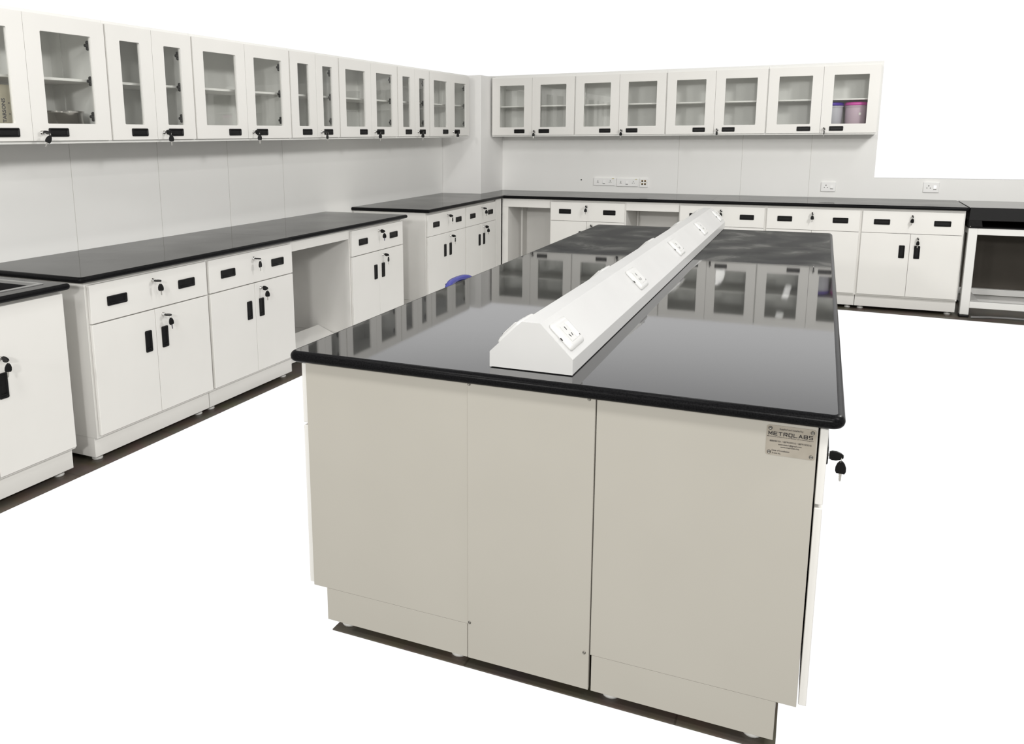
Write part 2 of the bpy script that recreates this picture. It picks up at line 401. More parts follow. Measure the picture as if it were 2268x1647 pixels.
bm = NB(); box(bm, .0205, w, .525, .54, .0, .79, .001); link('back_panel_or_shade', bm, SHELL, t)

# ------------------------------------------------------------------ worktops
def slab(bm, x0, x1, y0, y1, z0, z1, e, R=.02, skip_top_hole=None):
    """bullnosed slab; e = (x0,x1,y0,y1) flags of the rounded edges; R the corner radius where two rounded edges meet"""
    r = (z1 - z0) / 2; n = 6; rings = []
    def outline(d):
        a0, a1, b0, b1 = x0 + d * e[0], x1 - d * e[1], y0 + d * e[2], y1 - d * e[3]
        o = []
        for (cx, cy, sx, sy, f, st) in ((a1, b1, 1, 1, e[1] and e[3], 0), (a0, b1, -1, 1, e[0] and e[3], 90), (a0, b0, -1, -1, e[0] and e[2], 180), (a1, b0, 1, -1, e[1] and e[2], 270)):
            rr = max(R - d, .0015) if f else .0006
            for k in range(7):
                q = math.radians(st + 15 * k); o.append((cx - sx * rr + rr * math.cos(q), cy - sy * rr + rr * math.sin(q)))
        return o
    for k in range(2 * n + 1):
        q = -PI / 2 + PI * k / (2 * n)
        rings.append([bm.verts.new((p[0], p[1], (z0 + z1) / 2 + r * math.sin(q))) for p in outline(r * (1 - math.cos(q)))])
    m = len(rings[0])
    for a, b in zip(rings, rings[1:]):
        for k in range(m):
            f = bm.faces.new((a[k], a[(k + 1) % m], b[(k + 1) % m], b[k])); f.smooth = True; f.material_index = 1
    bm.faces.new(rings[-1]); bm.faces.new(rings[0][::-1])
WT = 'black granite worktops along the walls'
def worktop(label, args_list, m=GRANITE, **k):
    bm = NB()
    for a in args_list: slab(bm, *a, **k)
    return tag(link('worktop', bm, [m, EDGE]), label, 'worktop', WT)
worktop('near slab of the lower left granite worktop, over the cabinets next to the sink', [(.001, .7585, -6.048, -4.4405, .8775, .9060, (0, 1, 1, 0))], R=.03)
worktop('far slab of the lower left granite worktop, ending before the gap', [(.001, .7585, -4.4395, -2.888, .8775, .9060, (0, 1, 0, 1))], R=.012)
worktop('black granite worktop in the corner, cut around the white pillar', [(.001, .7565, -2.502, -.6365, .8805, .9095, (0, 1, 1, 0)), (.4415, .7565, -.6365, -.001, .8805, .9095, (0, 0, 0, 0))], R=.012)
worktop('left slab of the back wall granite worktop, below the double sockets', [(.7575, 2.7745, -.797, -.001, .8805, .9095, (0, 0, 1, 0))])
worktop('right slab of the back wall granite worktop, ending at the white steel bench', [(2.7755, 4.7925, -.797, -.001, .8805, .9095, (0, 1, 1, 0))])

# sink
t = thing('sink_worktop', 'black granite sink worktop with raised rim basin at the left edge', 'sink', (0, 0, 0))
bm = NB()
Z0, Z1 = .8645, .8935
X0, X1, Y0, Y1 = .001, .7625, -6.945, -6.100
hx0, hx1, hy0, hy1 = .165, .668, -6.80, -6.168
slab(bm, hx1, X1, Y0, Y1, Z0, Z1, (0, 1, 0, 1), R=.022)
slab(bm, X0, hx0, Y0, Y1, Z0, Z1, (0, 0, 0, 1)); slab(bm, hx0, hx1, hy1, Y1, Z0, Z1, (0, 0, 0, 1)); slab(bm, hx0, hx1, Y0, hy0, Z0, Z1, (0, 0, 0, 0))
link('slab', bm, [GRANITE, EDGE], t)
bm = NB()
for a in ((hx0, hx1, hy1 - .016, hy1), (hx0, hx1, hy0, hy0 + .016), (hx0, hx0 + .016, hy0 + .016, hy1 - .016), (hx1 - .016, hx1, hy0 + .016, hy1 - .016)):
    box(bm, *a, Z0 + .005, Z1 + .004, .002)
link('basin_rim', bm, mat('honed_granite', (.30, .30, .295), .35), t)
bm = NB(); a = .017
box(bm, hx0 + a, hx1 - a, hy0 + a, hy1 - a, .665, .672); box(bm, hx0 + a, hx0 + a + .006, hy0 + a, hy1 - a, .672, Z0 + .02)
box(bm, hx1 - a - .006, hx1 - a, hy0 + a, hy1 - a, .672, Z0 + .02); box(bm, hx0 + a, hx1 - a, hy0 + a, hy0 + a + .006, .672, Z0 + .02); box(bm, hx0 + a, hx1 - a, hy1 - a - .006, hy1 - a, .672, Z0 + .02)
link('basin', bm, mat('black_basin', (.012, .012, .013), .4), t)

# ------------------------------------------------------------------ island
IR = A
IX0, IX1, IY0, IY1 = 2.3012, 3.7941, -6.7034, -2.9839
def iroot(name, label, cat, x, y, z, rz=0., group=None): return thing(name, label, cat, isl(x, y, z), rz + IR, group)
t = iroot('island_worktop', 'large glossy black granite top of the central island', 'worktop', (IX0 + IX1) / 2, IY0, .900)
W2 = (IX1 - IX0) / 2
bm = NB(); slab(bm, -W2, W2, 0, IY1 - IY0, -.0335, 0, (1, 1, 1, 1), R=.030)
link('granite_slab', bm, [granite('black_granite_reflection_smears', refl_from=-4.47 - IY0 + .04, ior=2.15), EDGE], t)  # far end of the top painted as a dark reflection, plus smears

def island_row(label, side):
    """one row of under-bench cabinets; local x along the front, y=0 the door plane"""
    Ln = 3.672
    if side > 0: t = iroot('island_cabinet_row', label, 'cabinet', 3.762, -6.665, 0, LEFT); D = 3.762 - 3.2245
    else: t = iroot('island_cabinet_row', label, 'cabinet', 2.3185, -6.665 + Ln, 0, -LEFT); D = 2.868 - 2.3185
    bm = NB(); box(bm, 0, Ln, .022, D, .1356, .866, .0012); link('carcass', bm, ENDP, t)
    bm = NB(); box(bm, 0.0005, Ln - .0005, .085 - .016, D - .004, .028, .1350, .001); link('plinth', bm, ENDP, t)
    for fx_ in (.05, Ln / 2, Ln - .05):
        for fy_ in (.12, D - .05): put('foot', foot_mesh, 'foot', FEETM, t, (fx_, fy_, 0))
    n = 5; w = Ln / n
    for i in range(n):
        a = i * w; c = a + w / 2; e0 = .012 if i == 0 else .008; e1 = .012 if i == n - 1 else .008
        bm = NB(); box(bm, a + e0, a + w - e1, 0, .018, .666, .852, .0015); d = link('drawer', bm, WHITE, t)
        for s in (-1, 1): put('pd', None, 'handle', BLACK, d, (c + s * .215, 0, .759))
        put('lk', None, 'lock', CHROME, d, (c, 0, .822))
        for s in (-1, 1):
            bm = NB()
            if s < 0: box(bm, a + e0, c - .0012, 0, .018, .1365, .657, .0015)
            else: box(bm, c + .0012, a + w - e1, 0, .018, .1365, .657, .0015)
            d = link('door', bm, WHITE, t); put('pv', None, 'handle', BLACK, d, (c + s * .056, 0, .522))
            if s > 0: put('lk', None, 'lock', CHROME, d, (c + .054, 0, .638))
    return t
island_row('right half of the island body, ivory end panel carrying the metal nameplate', 1)
island_row('left half of the island body, ivory end panel with stepped plinth', -1)
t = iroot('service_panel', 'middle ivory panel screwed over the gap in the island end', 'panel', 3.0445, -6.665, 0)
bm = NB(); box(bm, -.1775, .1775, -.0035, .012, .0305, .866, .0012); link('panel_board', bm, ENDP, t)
def screw_mesh():
    bm = NB(); lathe(bm, [(0, 0), (.0045, 0), (.0045, .0012), (.003, .0026), (.0022, .0026), (.0012, .0014), (0, .0014)], Matrix.Rotation(PI / 2, 4, 'X'), 14); return bm
for x, z in ((-.172, .858), (-.172, .144), (.161, .858), (.165, .141)): put('scr2', screw_mesh, 'screw', SCREWM, t, (x, -.0035, z))

# nameplate
t = iroot('nameplate', 'brushed metal nameplate with black lettering screwed to the island end', 'nameplate', 3.6835, -6.6652, .8145)
PW, PH = .107, .0735
bm = NB(); prism(bm, rrect(PW, PH, .006, 5), 'y', -.0012, 0); link('plate', bm, PLATEM, t)
def line(bm, s, size, width, fx, fy, bold=0.):
    tt = text_mesh(s, size, 1, bold)
    xs = [v.co.x for v in tt.verts]; w0 = max(xs) - min(xs); mx = (max(xs) + min(xs)) / 2
    k = width / w0
    M = Matrix(((k, 0, 0, (fx - .5) * PW - k * mx), (0, 0, 1, -.0015), (0, 1, 0, (.5 - fy) * PH), (0, 0, 0, 1)))
    merge(bm, tt, M)
bm = NB()
GL = {'M': [[(0, 0), (0, 1), (.5, .25), (1, 1), (1, 0)]], 'E': [[(1, 1), (0, 1), (0, 0), (1, 0)], [(0, .5), (.9, .5)]], 'T': [[(0, 1), (1, 1)], [(.5, 1), (.5, 0)]],
      'R': [[(0, 0), (0, 1), (.92, 1), (1, .9), (1, .5), (.92, .42), (0, .42)], [(.5, .42), (1, 0)]], 'O': [[(.08, 0), (0, .1), (0, .9), (.08, 1), (.92, 1), (1, .9), (1, .1), (.92, 0), (.08, 0)]],
      'L': [[(0, 1), (0, 0), (1, 0)]], 'A': [[(0, 0), (.5, 1), (1, 0)], [(.22, .35), (.78, .35)]], 'B': [[(0, 0), (0, 1), (.9, 1), (.96, .9), (.96, .6), (.9, .52), (0, .52)], [(.9, .52), (1, .42), (1, .1), (.92, 0), (0, 0)]],
      'S': [[(1, 1), (.08, 1), (0, .9), (0, .62), (.08, .53), (.92, .5), (1, .4), (1, .1), (.92, 0), (0, 0)]]}
def wide_letters(bm, word, x0, x1, zc, h, th):
    n = len(word); adv = (x1 - x0) / n; w = adv * .80
    for i, ch in enumerate(word):
        for pl in GL[ch]:
            P_ = [(x0 + i * adv + th / 2 + p[0] * (w - th), zc - h / 2 + th / 2 + p[1] * (h - th)) for p in pl]
            for (ax, az), (bx, bz) in zip(P_, P_[1:]):
                d = Vector((bx - ax, bz - az)); d.normalize(); nx, nz = -d.y * th / 2, d.x * th / 2; ex, ez = d.x * th / 2, d.y * th / 2
                bm.faces.new([bm.verts.new((x, -.0016, z)) for x, z in ((ax - ex + nx, az - ez + nz), (ax - ex - nx, az - ez - nz), (bx + ex - nx, bz + ez - nz), (bx + ex + nx, bz + ez + nz))])
wide_letters(bm, 'METROLABS', -.46 * PW, .455 * PW, .23 * PH, .0092, .0017)
line(bm, 'Supplied and Installed by', .0062, .48 * PW, .50, .105, .00006)
line(bm, 'Manufacturers of Fume Hoods and Modular Lab Furniture Equipment', .0034, .93 * PW, .485, .375, .00004)
line(bm, '8886981331 / 08791503313 / 08791503315', .0058, .84 * PW, .495, .525, .00008)
line(bm, 'metrolabs1@gmail.com', .0056, .47 * PW, .49, .620, .00008)
line(bm, 'www.metrolabs.biz', .0056, .38 * PW, .49, .700, .00008)
line(bm, 'Date of Installation', .0052, .36 * PW, .31, .835, .00008)
line(bm, 'Article No.', .0052, .18 * PW, .225, .925, .00008)
link('lettering', bm, INK, t)
for sx in (-1, 1):
    for sz in (-1, 1): put('scr2', screw_mesh, 'screw', SCREWM, t, (sx * (PW / 2 - .008), -.0012, sz * (PH / 2 - .0075)))

# keys on the island's right side
keys('keys sticking out of the right side of the island near its front corner', isl(3.774, -6.238, .640), LEFT + IR, 1.5, .0, 1.45)

# socket trunking
TY0, TY1 = -6.625, -2.955
t = iroot('socket_trunking', 'long white socket trunking with sloping sides along the middle of the island', 'trunking', 3.032, TY0, .9005)
bm = NB()
prof = [(-.116, .002), (-.116, .044), (-.026, .1335), (.026, .1335), (.116, .044), (.116, .002)]
prism(bm, prof, 'y', .0015, TY1 - TY0 - .0015, bev=.0012)
link('trunking_body', bm, TRUNKM, t)
bm = NB(); prism(bm, [(x * 1.002, z) for x, z in prof], 'y', -.001, .001); link('end_cap', bm, TRUNKM, t)
bm = NB(); prism(bm, [(x * 1.002, z) for x, z in prof], 'y', TY1 - TY0 - .001, TY1 - TY0 + .001); link('end_cap', bm, TRUNKM, t)
bm = NB(); box(bm, -.112, .112, .004, TY1 - TY0 - .004, 0, .0025); link('base_gap_shade', bm, SLOT, t)  # dark strip painted in for the shaded gap under the trunking
def out_plate():
    bm = NB(); tt = bmesh.new(); rings = []
    for w, h, r, z in ((.126, .091, .012, 0), (.126, .091, .012, .004), (.122, .086, .011, .008), (.108, .070, .008, .0115), (.098, .060, .005, .012)):
        rings.append([tt.verts.new((p[0], p[1], z)) for p in rrect(w, h, r, 5)])
    n = len(rings[0])
    for a, b in zip(rings, rings[1:]):
        for k in range(n):
            f = tt.faces.new((a[k], a[(k + 1) % n], b[(k + 1) % n], b[k])); f.smooth = True
    tt.faces.new(rings[-1]); tt.faces.new(rings[0][::-1]); merge(bm, tt)
    box(bm, -.034, .010, -.027, .027, .0118, .0136, .0006)       # socket insert
    return bm
def out_rocker():
    bm = NB(); prism(bm, [(.014, .0118), (.040, .0118), (.040, .0150), (.027, .0136), (.014, .0126)], 'y', -.026, .026, bev=.0006); return bm
def out_slots():
    bm = NB()
    for x, y, w, h, r in ((-.012, .013, .0045, .011, 0), (-.021, -.010, .004, .010, .5), (-.002, -.010, .004, .010, -.5), (.0385, -.0235, .004, .004, 0)):
        tt = bmesh.new(); bmesh.ops.create_cube(tt, size=1)
        bmesh.ops.transform(tt, matrix=Matrix.Translation((x, y, .0137 if x < .03 else .0150)) @ Matrix.Rotation(r, 4, 'Z') @ Matrix.Diagonal((w, h, .0008, 1)), verts=tt.verts); merge(bm, tt)
    tt = bmesh.new(); bmesh.ops.create_cube(tt, size=1)
    bmesh.ops.transform(tt, matrix=Matrix.Translation((-.0632, -.004, .0035)) @ Matrix.Diagonal((.0012, .009, .003, 1)), verts=tt.verts); merge(bm, tt)
    return bm
for yc in (-6.533, -5.598, -4.678, -3.820, -3.035):
    for s in (1, -1):
        # local plate frame: x along the trunking, y up the slope, z outwards
        if s > 0: ex, ey, ez = Vector((0, 1, 0)), Vector((-1, 0, 1)).normalized(), Vector((1, 0, 1)).normalized()
        else: ex, ey, ez = Vector((0, -1, 0)), Vector((1, 0, 1)).normalized(), Vector((-1, 0, 1)).normalized()
        c = Vector((s * .071, yc - TY0, .0888))
        M = Matrix(((ex.x, ey.x, ez.x, c.x), (ex.y, ey.y, ez.y, c.y), (ex.z, ey.z, ez.z, c.z), (0, 0, 0, 1)))
        p = put('op', out_plate, 'socket_plate', PLASTIC, t, (0, 0, 0)); p.matrix_local = M
        put('or', out_rocker, 'rocker_switch', PLASTIC, p, (0, 0, 0)); put('os', out_slots, 'pin_slots', SLOT, p, (0, 0, 0))

# ------------------------------------------------------------------ glazed cabinets
ZB, ZT, GZ0, GZ1 = 1.5098, 2.0882, 1.5895, 2.0135
CB, CT = 1.4955, 2.1035
def door_frame(bm, w):
    ox, oz = (0, w), (ZB, ZT); mg = .086
    ix, iz = (mg, w - mg), (GZ0, GZ1)
    t = bmesh.new(); r = .006
    inn = rrect(ix[1] - ix[0], iz[1] - iz[0], r, 4, (ix[0] + ix[1]) / 2, (iz[0] + iz[1]) / 2)
    out = []
    for k, (px, pz) in enumerate(inn):
        q = k // 5; cx, cz = ((ox[1], oz[1]), (ox[0], oz[1]), (ox[0], oz[0]), (ox[1], oz[0]))[q]
        out.append((cx, cz))
    n = len(inn)
    for y, fl in ((0, 0), (.018, 1)):
        I = [t.verts.new((p[0], y, p[1])) for p in inn]
        O = [t.verts.new((x, y, z)) for x, z in ((ox[1], oz[1]), (ox[0], oz[1]), (ox[0], oz[0]), (ox[1], oz[0]))]
        if y == 0: I0, O0 = I, O
        else: I1, O1 = I, O
        for q in range(4):
            for k in range(4): t.faces.new((O[q], I[q * 5 + k], I[q * 5 + k + 1]))
            t.faces.new((O[q], I[q * 5 + 4], I[(q * 5 + 5) % n], O[(q + 1) % 4]))
    for k in range(n): t.faces.new((I0[k], I0[(k + 1) % n], I1[(k + 1) % n], I1[k]))
    for q in range(4): t.faces.new((O0[q], O0[(q + 1) % 4], O1[(q + 1) % 4], O1[q]))
    bmesh.ops.recalc_face_normals(t, faces=t.faces)
    merge(bm, t)
def hinge_mesh():
    bm = NB()
    for x, z, r in ((0, 0, .0105), (-.0125, 0, .0085), (0, .0145, .0095), (0, -.0145, .0095)):
        lathe(bm, [(0, 0), (r, 0), (r, .006), (r * .7, .009), (0, .009)], Matrix.Translation((x, 0, z)) @ Matrix.Rotation(PI / 2, 4, 'X'), 14)
    return bm
def glazed(label, world, rz, W, D, split, hinges, kl, cm=.006, grp='', kargs=(.0, .0, .5), off=(.070, .087, .05)):
    """local x along the front, door plane y=0; split = width of the left door"""
    t = thing('glazed_cabinet', label, 'cabinet', world, rz, grp)
    bm = NB(); th = .015
    box(bm, 0, th, .020, D, CB, CT); box(bm, W - th, W, .020, D, CB, CT)
    box(bm, th, W - th, .020, D, CB, CB + th); box(bm, th, W - th, .020, D, CT - th, CT); box(bm, th, W - th, D - .006, D, CB + th, CT - th)
    for hx in (th, W - th):      # shelf-pin rails on the sides
        s = 1 if hx == th else -1
        box(bm, min(hx, hx + s * .006), max(hx, hx + s * .006), D - .09, D - .06, CB + th, CT - th)
    link('carcass', bm, INNER, t)
    bm = NB(); box(bm, th + .001, W - th - .001, .055, D - .008, 1.797, 1.810, .001); link('shelf', bm, WHITE, t)
    R = Matrix.Translation(world) @ Matrix.Rotation(rz, 4, 'Z')
    for i, (a, w) in enumerate(((cm, split - .0012 - cm), (split + .0012, W - cm - split - .0012))):
        bm = NB(); door_frame(bm, w); d = link('door', bm, WHITE, t); d.location = (a, 0, 0)
        bm = NB(); box(bm, .084, w - .084, .009, .013, GZ0 - .002, GZ1 + .002); link('glass_pane', bm, GLASS, d)
        if i == 0: put('pu', lambda: pull_mesh(.114, .041), 'handle', BLACK, d, (w - off[0] - .057, 0, 1.5485))
        else:
            put('pu', None, 'handle', BLACK, d, (off[1] + .057 - .002, 0, 1.5485))
            put('lk', None, 'lock', CHROME, d, (off[2] - .002, 0, 1.5480))
            if kl: keys(kl, R @ Vector((split + off[2], -.012, 1.548)), rz, *kargs)
            if hinges:
                for z in (1.626, 1.800, 1.972): put('hg', hinge_mesh, 'hinge', BLACK, d, (w - .087, .026, z))
    return t
UX = .3891
U = [-6.398, -5.9225, -5.4438, -5.1322, -4.8142, -4.3469, -3.8681, -3.5617, -3.2485, -2.7849, -2.3301, -2.0167, -1.7168, -1.2575, -.8005]
names = ['wide glazed cabinet at the left photo edge, holding a beige box and steel pot',
         'narrow glazed cabinet, second along the left wall from the photo edge',
         'wide glazed cabinet third from the left end of the left wall',
         'narrow glazed cabinet fourth from the left end of the left wall',
         'wide glazed cabinet fifth from the left end of the left wall',
         'narrow glazed cabinet sixth from the left end of the left wall',
         'wide glazed cabinet at the far end of the left wall, beside the pillar']
ords = ['first', 'second', 'third', 'fourth', 'fifth', 'sixth', 'seventh']
rolls = [(.5, .5, -.3), (1.2, 0, -.7), (1.3, 0, -.9), (.1, 0, .1), (1.2, 0, -.8), (1.3, 0, -.8), (1.2, 0, -.8)]
LG = 'glazed cabinets on the left wall'
for i in range(7):
    y0, ys, y1 = U[2 * i], U[2 * i + 1], U[2 * i + 2]
    glazed(names[i], (UX, y0 - .006, 0), LEFT, y1 - y0 - .001, UX - .001, ys - y0 + .006, True,
           'keys in the lock of the %s left wall glazed cabinet from the photo edge' % ords[i], grp=LG, kargs=rolls[i])
UY = -.3891
V = [.4687, .9102, 1.3711, 1.8125, 2.2737, 2.7172, 3.1819, 3.6321, 4.0915]
rn = ['first glazed cabinet on the back wall, nearest the pillar', 'second glazed cabinet from the pillar on the back wall',
      'third glazed cabinet from the pillar on the back wall', 'rightmost glazed cabinet on the back wall, holding two plastic jars']
rk = ['first', 'second', 'third', 'fourth']
for i in range(4):
    x0, xs, x1 = V[2 * i], V[2 * i + 1], V[2 * i + 2]
    glazed(rn[i], (x0 - .006, UY, 0), 0, x1 - x0 - .001 + (.004 if i == 3 else 0), -UY - .001, xs - x0 + .006, False,
           'keys in the lock of the %s glazed cabinet from the pillar on the back wall' % rk[i], grp='glazed cabinets on the back wall', kargs=(.9, .05, .2 + .5 * i), off=(.078, .075, .036))

# ------------------------------------------------------------------ contents of the glazed cabinets
CBI = CB + .0151
t = thing('steel_pot', 'polished steel pot standing in the left end glazed cabinet', 'pot', (.205, -5.640, CBI))
bm = NB(); lathe(bm, [(0, 0), (.128, 0), (.134, .006), (.134, .132), (.139, .135), (.139, .139), (.130, .139), (.130, .008), (0, .008)], n=64); link('pot_body', bm, STEEL, t)
bm = NB(); lathe(bm, [(0, .1395), (.139, .1395), (.1395, .142), (.133, .144), (.02, .146), (0, .146)], n=64); link('lid', bm, STEEL, t)
t = thing('cardboard_box', 'beige cardboard box with vertical lettering in the left end glazed cabinet', 'box', (.16, -6.125, CBI))
bm = NB(); box(bm, -.13, .13, -.20, .20, 0, .255, .002); link('carton', bm, CARD, t)
bm = NB(); tt = text_mesh('TARSONS', .0265, .95, .0005)
merge(bm, tt, Matrix.Translation((.1306, .140, .139)) @ Matrix(((0, 0, 1, 0), (0, -1, 0, 0), (1, 0, 0, 0), (0, 0, 0, 1))))
for k, z in enumerate((.17, .12, .07, .03)): box(bm, .1302, .1306, .165, .171, z, z + .006)
link('lettering', bm, GREYINK, t)
def jar(label, x, lidm, bodym, fill, sticker):
    t = thing('plastic_jar', label, 'jar', (x, -.185, CBI), 0, 'plastic jars in the rightmost glazed cabinet')
    bm = NB(); lathe(bm, [(0, 0), (.080, 0), (.086, .006), (.092, .215), (.092, .226), (.097, .228), (.097, .240), (.090, .240), (.088, .214), (.082, .009), (0, .006)], n=40); link('jar_body', bm, bodym, t)
    bm = NB(); lathe(bm, [(.0, .268), (.078, .270), (.092, .268), (.0985, .262), (.0995, .241), (.096, .241), (.094, .260), (0, .260)], n=40); link('lid', bm, lidm, t)
    bm = NB(); lathe(bm, [(0, .007), (.081, .010), (.0835, fill), (0, fill + .004)], n=36); link('contents', bm, CREAM if sticker else JARM, t)
    if sticker:
        bm = NB()
        for k in range(6):
            pass
        a0 = -PI / 2 + .22
        vs = [[bm.verts.new((.0915 * math.cos(a0 + .05 * k), .0915 * math.sin(a0 + .05 * k), z)) for k in range(5)] for z in (.155, .175)]
        for k in range(4): bm.faces.new((vs[0][k], vs[0][k + 1], vs[1][k + 1], vs[1][k]))
        link('sticker', bm, STICK, t)
jar('milky plastic jar with purple lid in the rightmost glazed cabinet', 3.714, PURPLE, JARM, .16, False)
jar('milky plastic jar with pink lid and cream powder in the rightmost glazed cabinet', 3.917, PINK, JARP, .125, True)

# ------------------------------------------------------------------ wall sockets
def wall_plate(label, x0, x1, z0, z1, kind, group='white sockets on the back wall'):
    t = thing('wall_socket', label, 'socket', ((x0 + x1) / 2, 0, (z0 + z1) / 2), 0, group)
    w, h = x1 - x0, z1 - z0
    bm = NB(); box(bm, -w / 2, w / 2, -.014, -.0005, -h / 2, h / 2, .004, seg=2); link('face_plate', bm, WPLAST, t)
    sl = NB()
    def pins(cx, cz, s, fat):
        for dx, dz, ww, hh in ((0, s, .005, .012), (-s * 1.1, -s * .7, .005, .007), (s * 1.1, -s * .7, .005, .007)):
            box(sl, cx + dx - ww / 2 * fat, cx + dx + ww / 2 * fat, -.0150, -.0138, cz + dz - hh / 2, cz + dz + hh / 2)
    def sw(cx, cz):
        b = NB(); prism(b, [(-.0145, cz + .016), (-.0175, cz + .004), (-.021, cz - .014), (-.0138, cz - .018), (-.0138, cz + .016)], 'x', cx - .0125, cx + .0125, bev=.0008); link('rocker_switch', b, WPLAST, t)
        b = NB(); box(b, cx - .0125, cx + .0125, -.0152, -.0138, cz - .024, cz - .0185); link('rocker_strip', b, mat('switch_strip_grey', (.35, .35, .35), .6), t)  # plain grey strip below the rocker
    if kind == 'double':
        box(sl, -.066 - .002, -.066 + .002, -.0150, -.0138, -.005, .014); box(sl, -.078, -.054, -.0150, -.0138, -.011, -.009); box(sl, -.0675, -.0645, -.0150, -.0138, -.011, .0)
        sw(-.003, 0); pins(.064, 0, .009, .9)
        b = NB(); box(b, .083, .103, -.0149, -.0138, .030, .036); link('quality_sticker', b, mat('gold_sticker', (.55, .48, .18), .5), t)
    elif kind == 'single':
        pins(-.020, .002, .012, 1.2); sw(.029, .002)
    if kind == 'data':
        for ix, m in ((-1, BRASS), (1, BRASS)):
            for iz in (-1, 1):
                box(sl, ix * .0145 - .007, ix * .0145 + .007, -.0150, -.0138, iz * .015 - .008 + .002, iz * .015 + .008 + .002)
        b = NB()
        for ix in (-1, 1):
            for iz in (-1, 1): box(b, ix * .0145 - .009, ix * .0145 + .009, -.0146, -.0139, iz * .015 - .0085 + .004, iz * .015 + .0085 + .004)
        link('brass_contacts', b, BRASS, t)
        for ix in (-1, 1): box(sl, ix * .034 - .0018, ix * .034 + .0018, -.0150, -.0138, -.001, .005)
    link('pin_slots', sl, SLOT, t)
    return t
wall_plate('left white double socket plate above the back worktop', 1.477, 1.702, .980, 1.062, 'double')
wall_plate('right white double socket plate, beside the small brass data socket', 1.720, 1.944, .975, 1.060, 'double')
t = wall_plate('small white square data socket with four brass ports, right of the double sockets', 1.960, 2.046, .970, 1.061, 'data')
wall_plate('white single socket with switch below the rightmost glazed cabinet', 3.672, 3.799, .964, 1.054, 'single')
wall_plate('white single socket with switch at the right end of the low wall', 4.515, 4.641, .974, 1.067, 'single')
bm = NB(); lathe(bm, [(0, 0), (.007, 0), (.007, .003), (0, .004)], Matrix.Translation((1.339, -.0005, 1.036)) @ Matrix.Rotation(PI / 2, 4, 'X'), 16)
tag(link('wall_plug', bm, SLOT), 'small dark plug in the back wall left of the double sockets', 'plug')

# ------------------------------------------------------------------ right-hand bench
t = thing('instrument_bench', 'white steel frame bench with raised black slab top at the right edge', 'bench', (4.803, -.765, 0))
bw, bd, lg = 1.15, .745, .064
for x in (0, bw - lg):
    for y in (0, bd - lg):
        bm = NB(); box(bm, x, x + lg, y, y + lg, .022, .742, .003); l = link('leg', bm, BENCHM, t)
        bm = NB(); box(bm, x - .004, x + lg + .004, y - .004, y + lg + .004, 0, .022, .006, seg=2); link('rubber_foot', bm, BLACK, l)
for (nm, a) in (('rail', (lg, bw - lg, 0, .05, .688, .742)), ('rail', (lg, bw - lg, bd - .05, bd, .688, .742)), ('rail', (0.003, lg - .003, lg, bd - lg, .688, .742)), ('rail', (bw - lg + .003, bw - .003, lg, bd - lg, .688, .742)),
                ('stretcher', (lg, bw - lg, 0.002, .055, .080, .134)), ('stretcher', (lg, bw - lg, bd - .055, bd - .002, .080, .134)), ('stretcher', (.075, .135, .055, bd - .055, .080, .134))):
    bm = NB(); box(bm, *a, .003); link(nm, bm, BENCHM, t)
bm = NB(); box(bm, -.008, bw + .01, -.008, bd - .01, .7425, .7515, .002); link('tray', bm, BLACK, t)
for x in (.0, bw - .11):
    for y in (.0, bd - .14):
        bm = NB(); prism(bm, [(x - .004, .7515), (x + .095, .7515), (x + .085, .805), (x - .004, .805)], 'y', y, y + .11, bev=.002); link('mount', bm, BLACK, t)
bm = NB(); box(bm, .004, .012, -.0085, -.0055, .7535, .7575); 
link('label_tab', bm, CHROME, t)
bm = NB(); box(bm, -.004, bw + .01, -.002, bd + .013, .802, .9085, .003); link('slab_top', bm, noisy('black_slab', (.010, .010, .011), (.013, .013, .014), 200, .12, .5), t)
bm = NB(); box(bm, -.02, bw + .02, .748, .760, .10, .80, .001); link('back_panel_or_shade', bm, WALLSHADE, t)  # dark board put in for the shade on the wall behind the bench
bm = NB()
pts = [(4.88, -.79, .008), (4.95, -.775, .010), (5.02, -.745, .010), (5.15, -.73, .010), (5.35, -.735, .010), (5.6, -.72, .010)]
cur = []
for i in range(len(pts) - 1):
    for k in range(6): cur.append([pts[i][j] + (pts[i + 1][j] - pts[i][j]) * k / 6 for j in range(3)])
tube(bm, cur, .009, 10); tag(link('floor_cable', bm, CABLE), 'grey cable lying on the floor under the steel frame bench', 'cable')

# ------------------------------------------------------------------ blue chair
CHX, CHY = 1.965, -4.52
t = thing('plastic_chair', 'blue plastic chair whose rounded back peeks over the left island edge', 'chair', (CHX, CHY, 0), 0)
bm = NB()
def arch(hw, zt, zb, n=24, p=.62):
    o = [(-hw, zb)]
    for k in range(n + 1):
        a = PI - PI * k / n; o.append((hw * math.copysign(abs(math.cos(a)) ** p, math.cos(a)), zt - .10 + .10 * abs(math.sin(a)) ** p))
    return o + [(hw, zb)]
def slot(n):          # hand hole under the top edge
    o = []
    for k in range(n):
        a = PI - PI * k / (n - 1); o.append((.125 * math.cos(a), .690 + .034 * math.sin(a) ** .7))
    return o
OUT, INN = arch(.195, .746, .44), arch(.185, .738, .44)
m = len(OUT); lean = lambda z: -(z - .44) * .12
SL = [(-.125, .668)] + slot(m - 2) + [(.125, .668)]
rings = []
for pl, dx in ((SL, -.022), (SL, 0), (INN, .004), (OUT, -.004), (OUT, -.020), (INN, -.027), (SL, -.022)):
    rings.append([bm.verts.new((lean(z) + dx + .015 * (y / .2) ** 2, y, z)) for y, z in pl])
for a, b in zip(rings, rings[1:]):
    for k in range(m - 1):
        f = bm.faces.new((a[k], a[k + 1], b[k + 1], b[k])); f.smooth = True
    for k in (0,):     # lower web below the hand hole
        pass
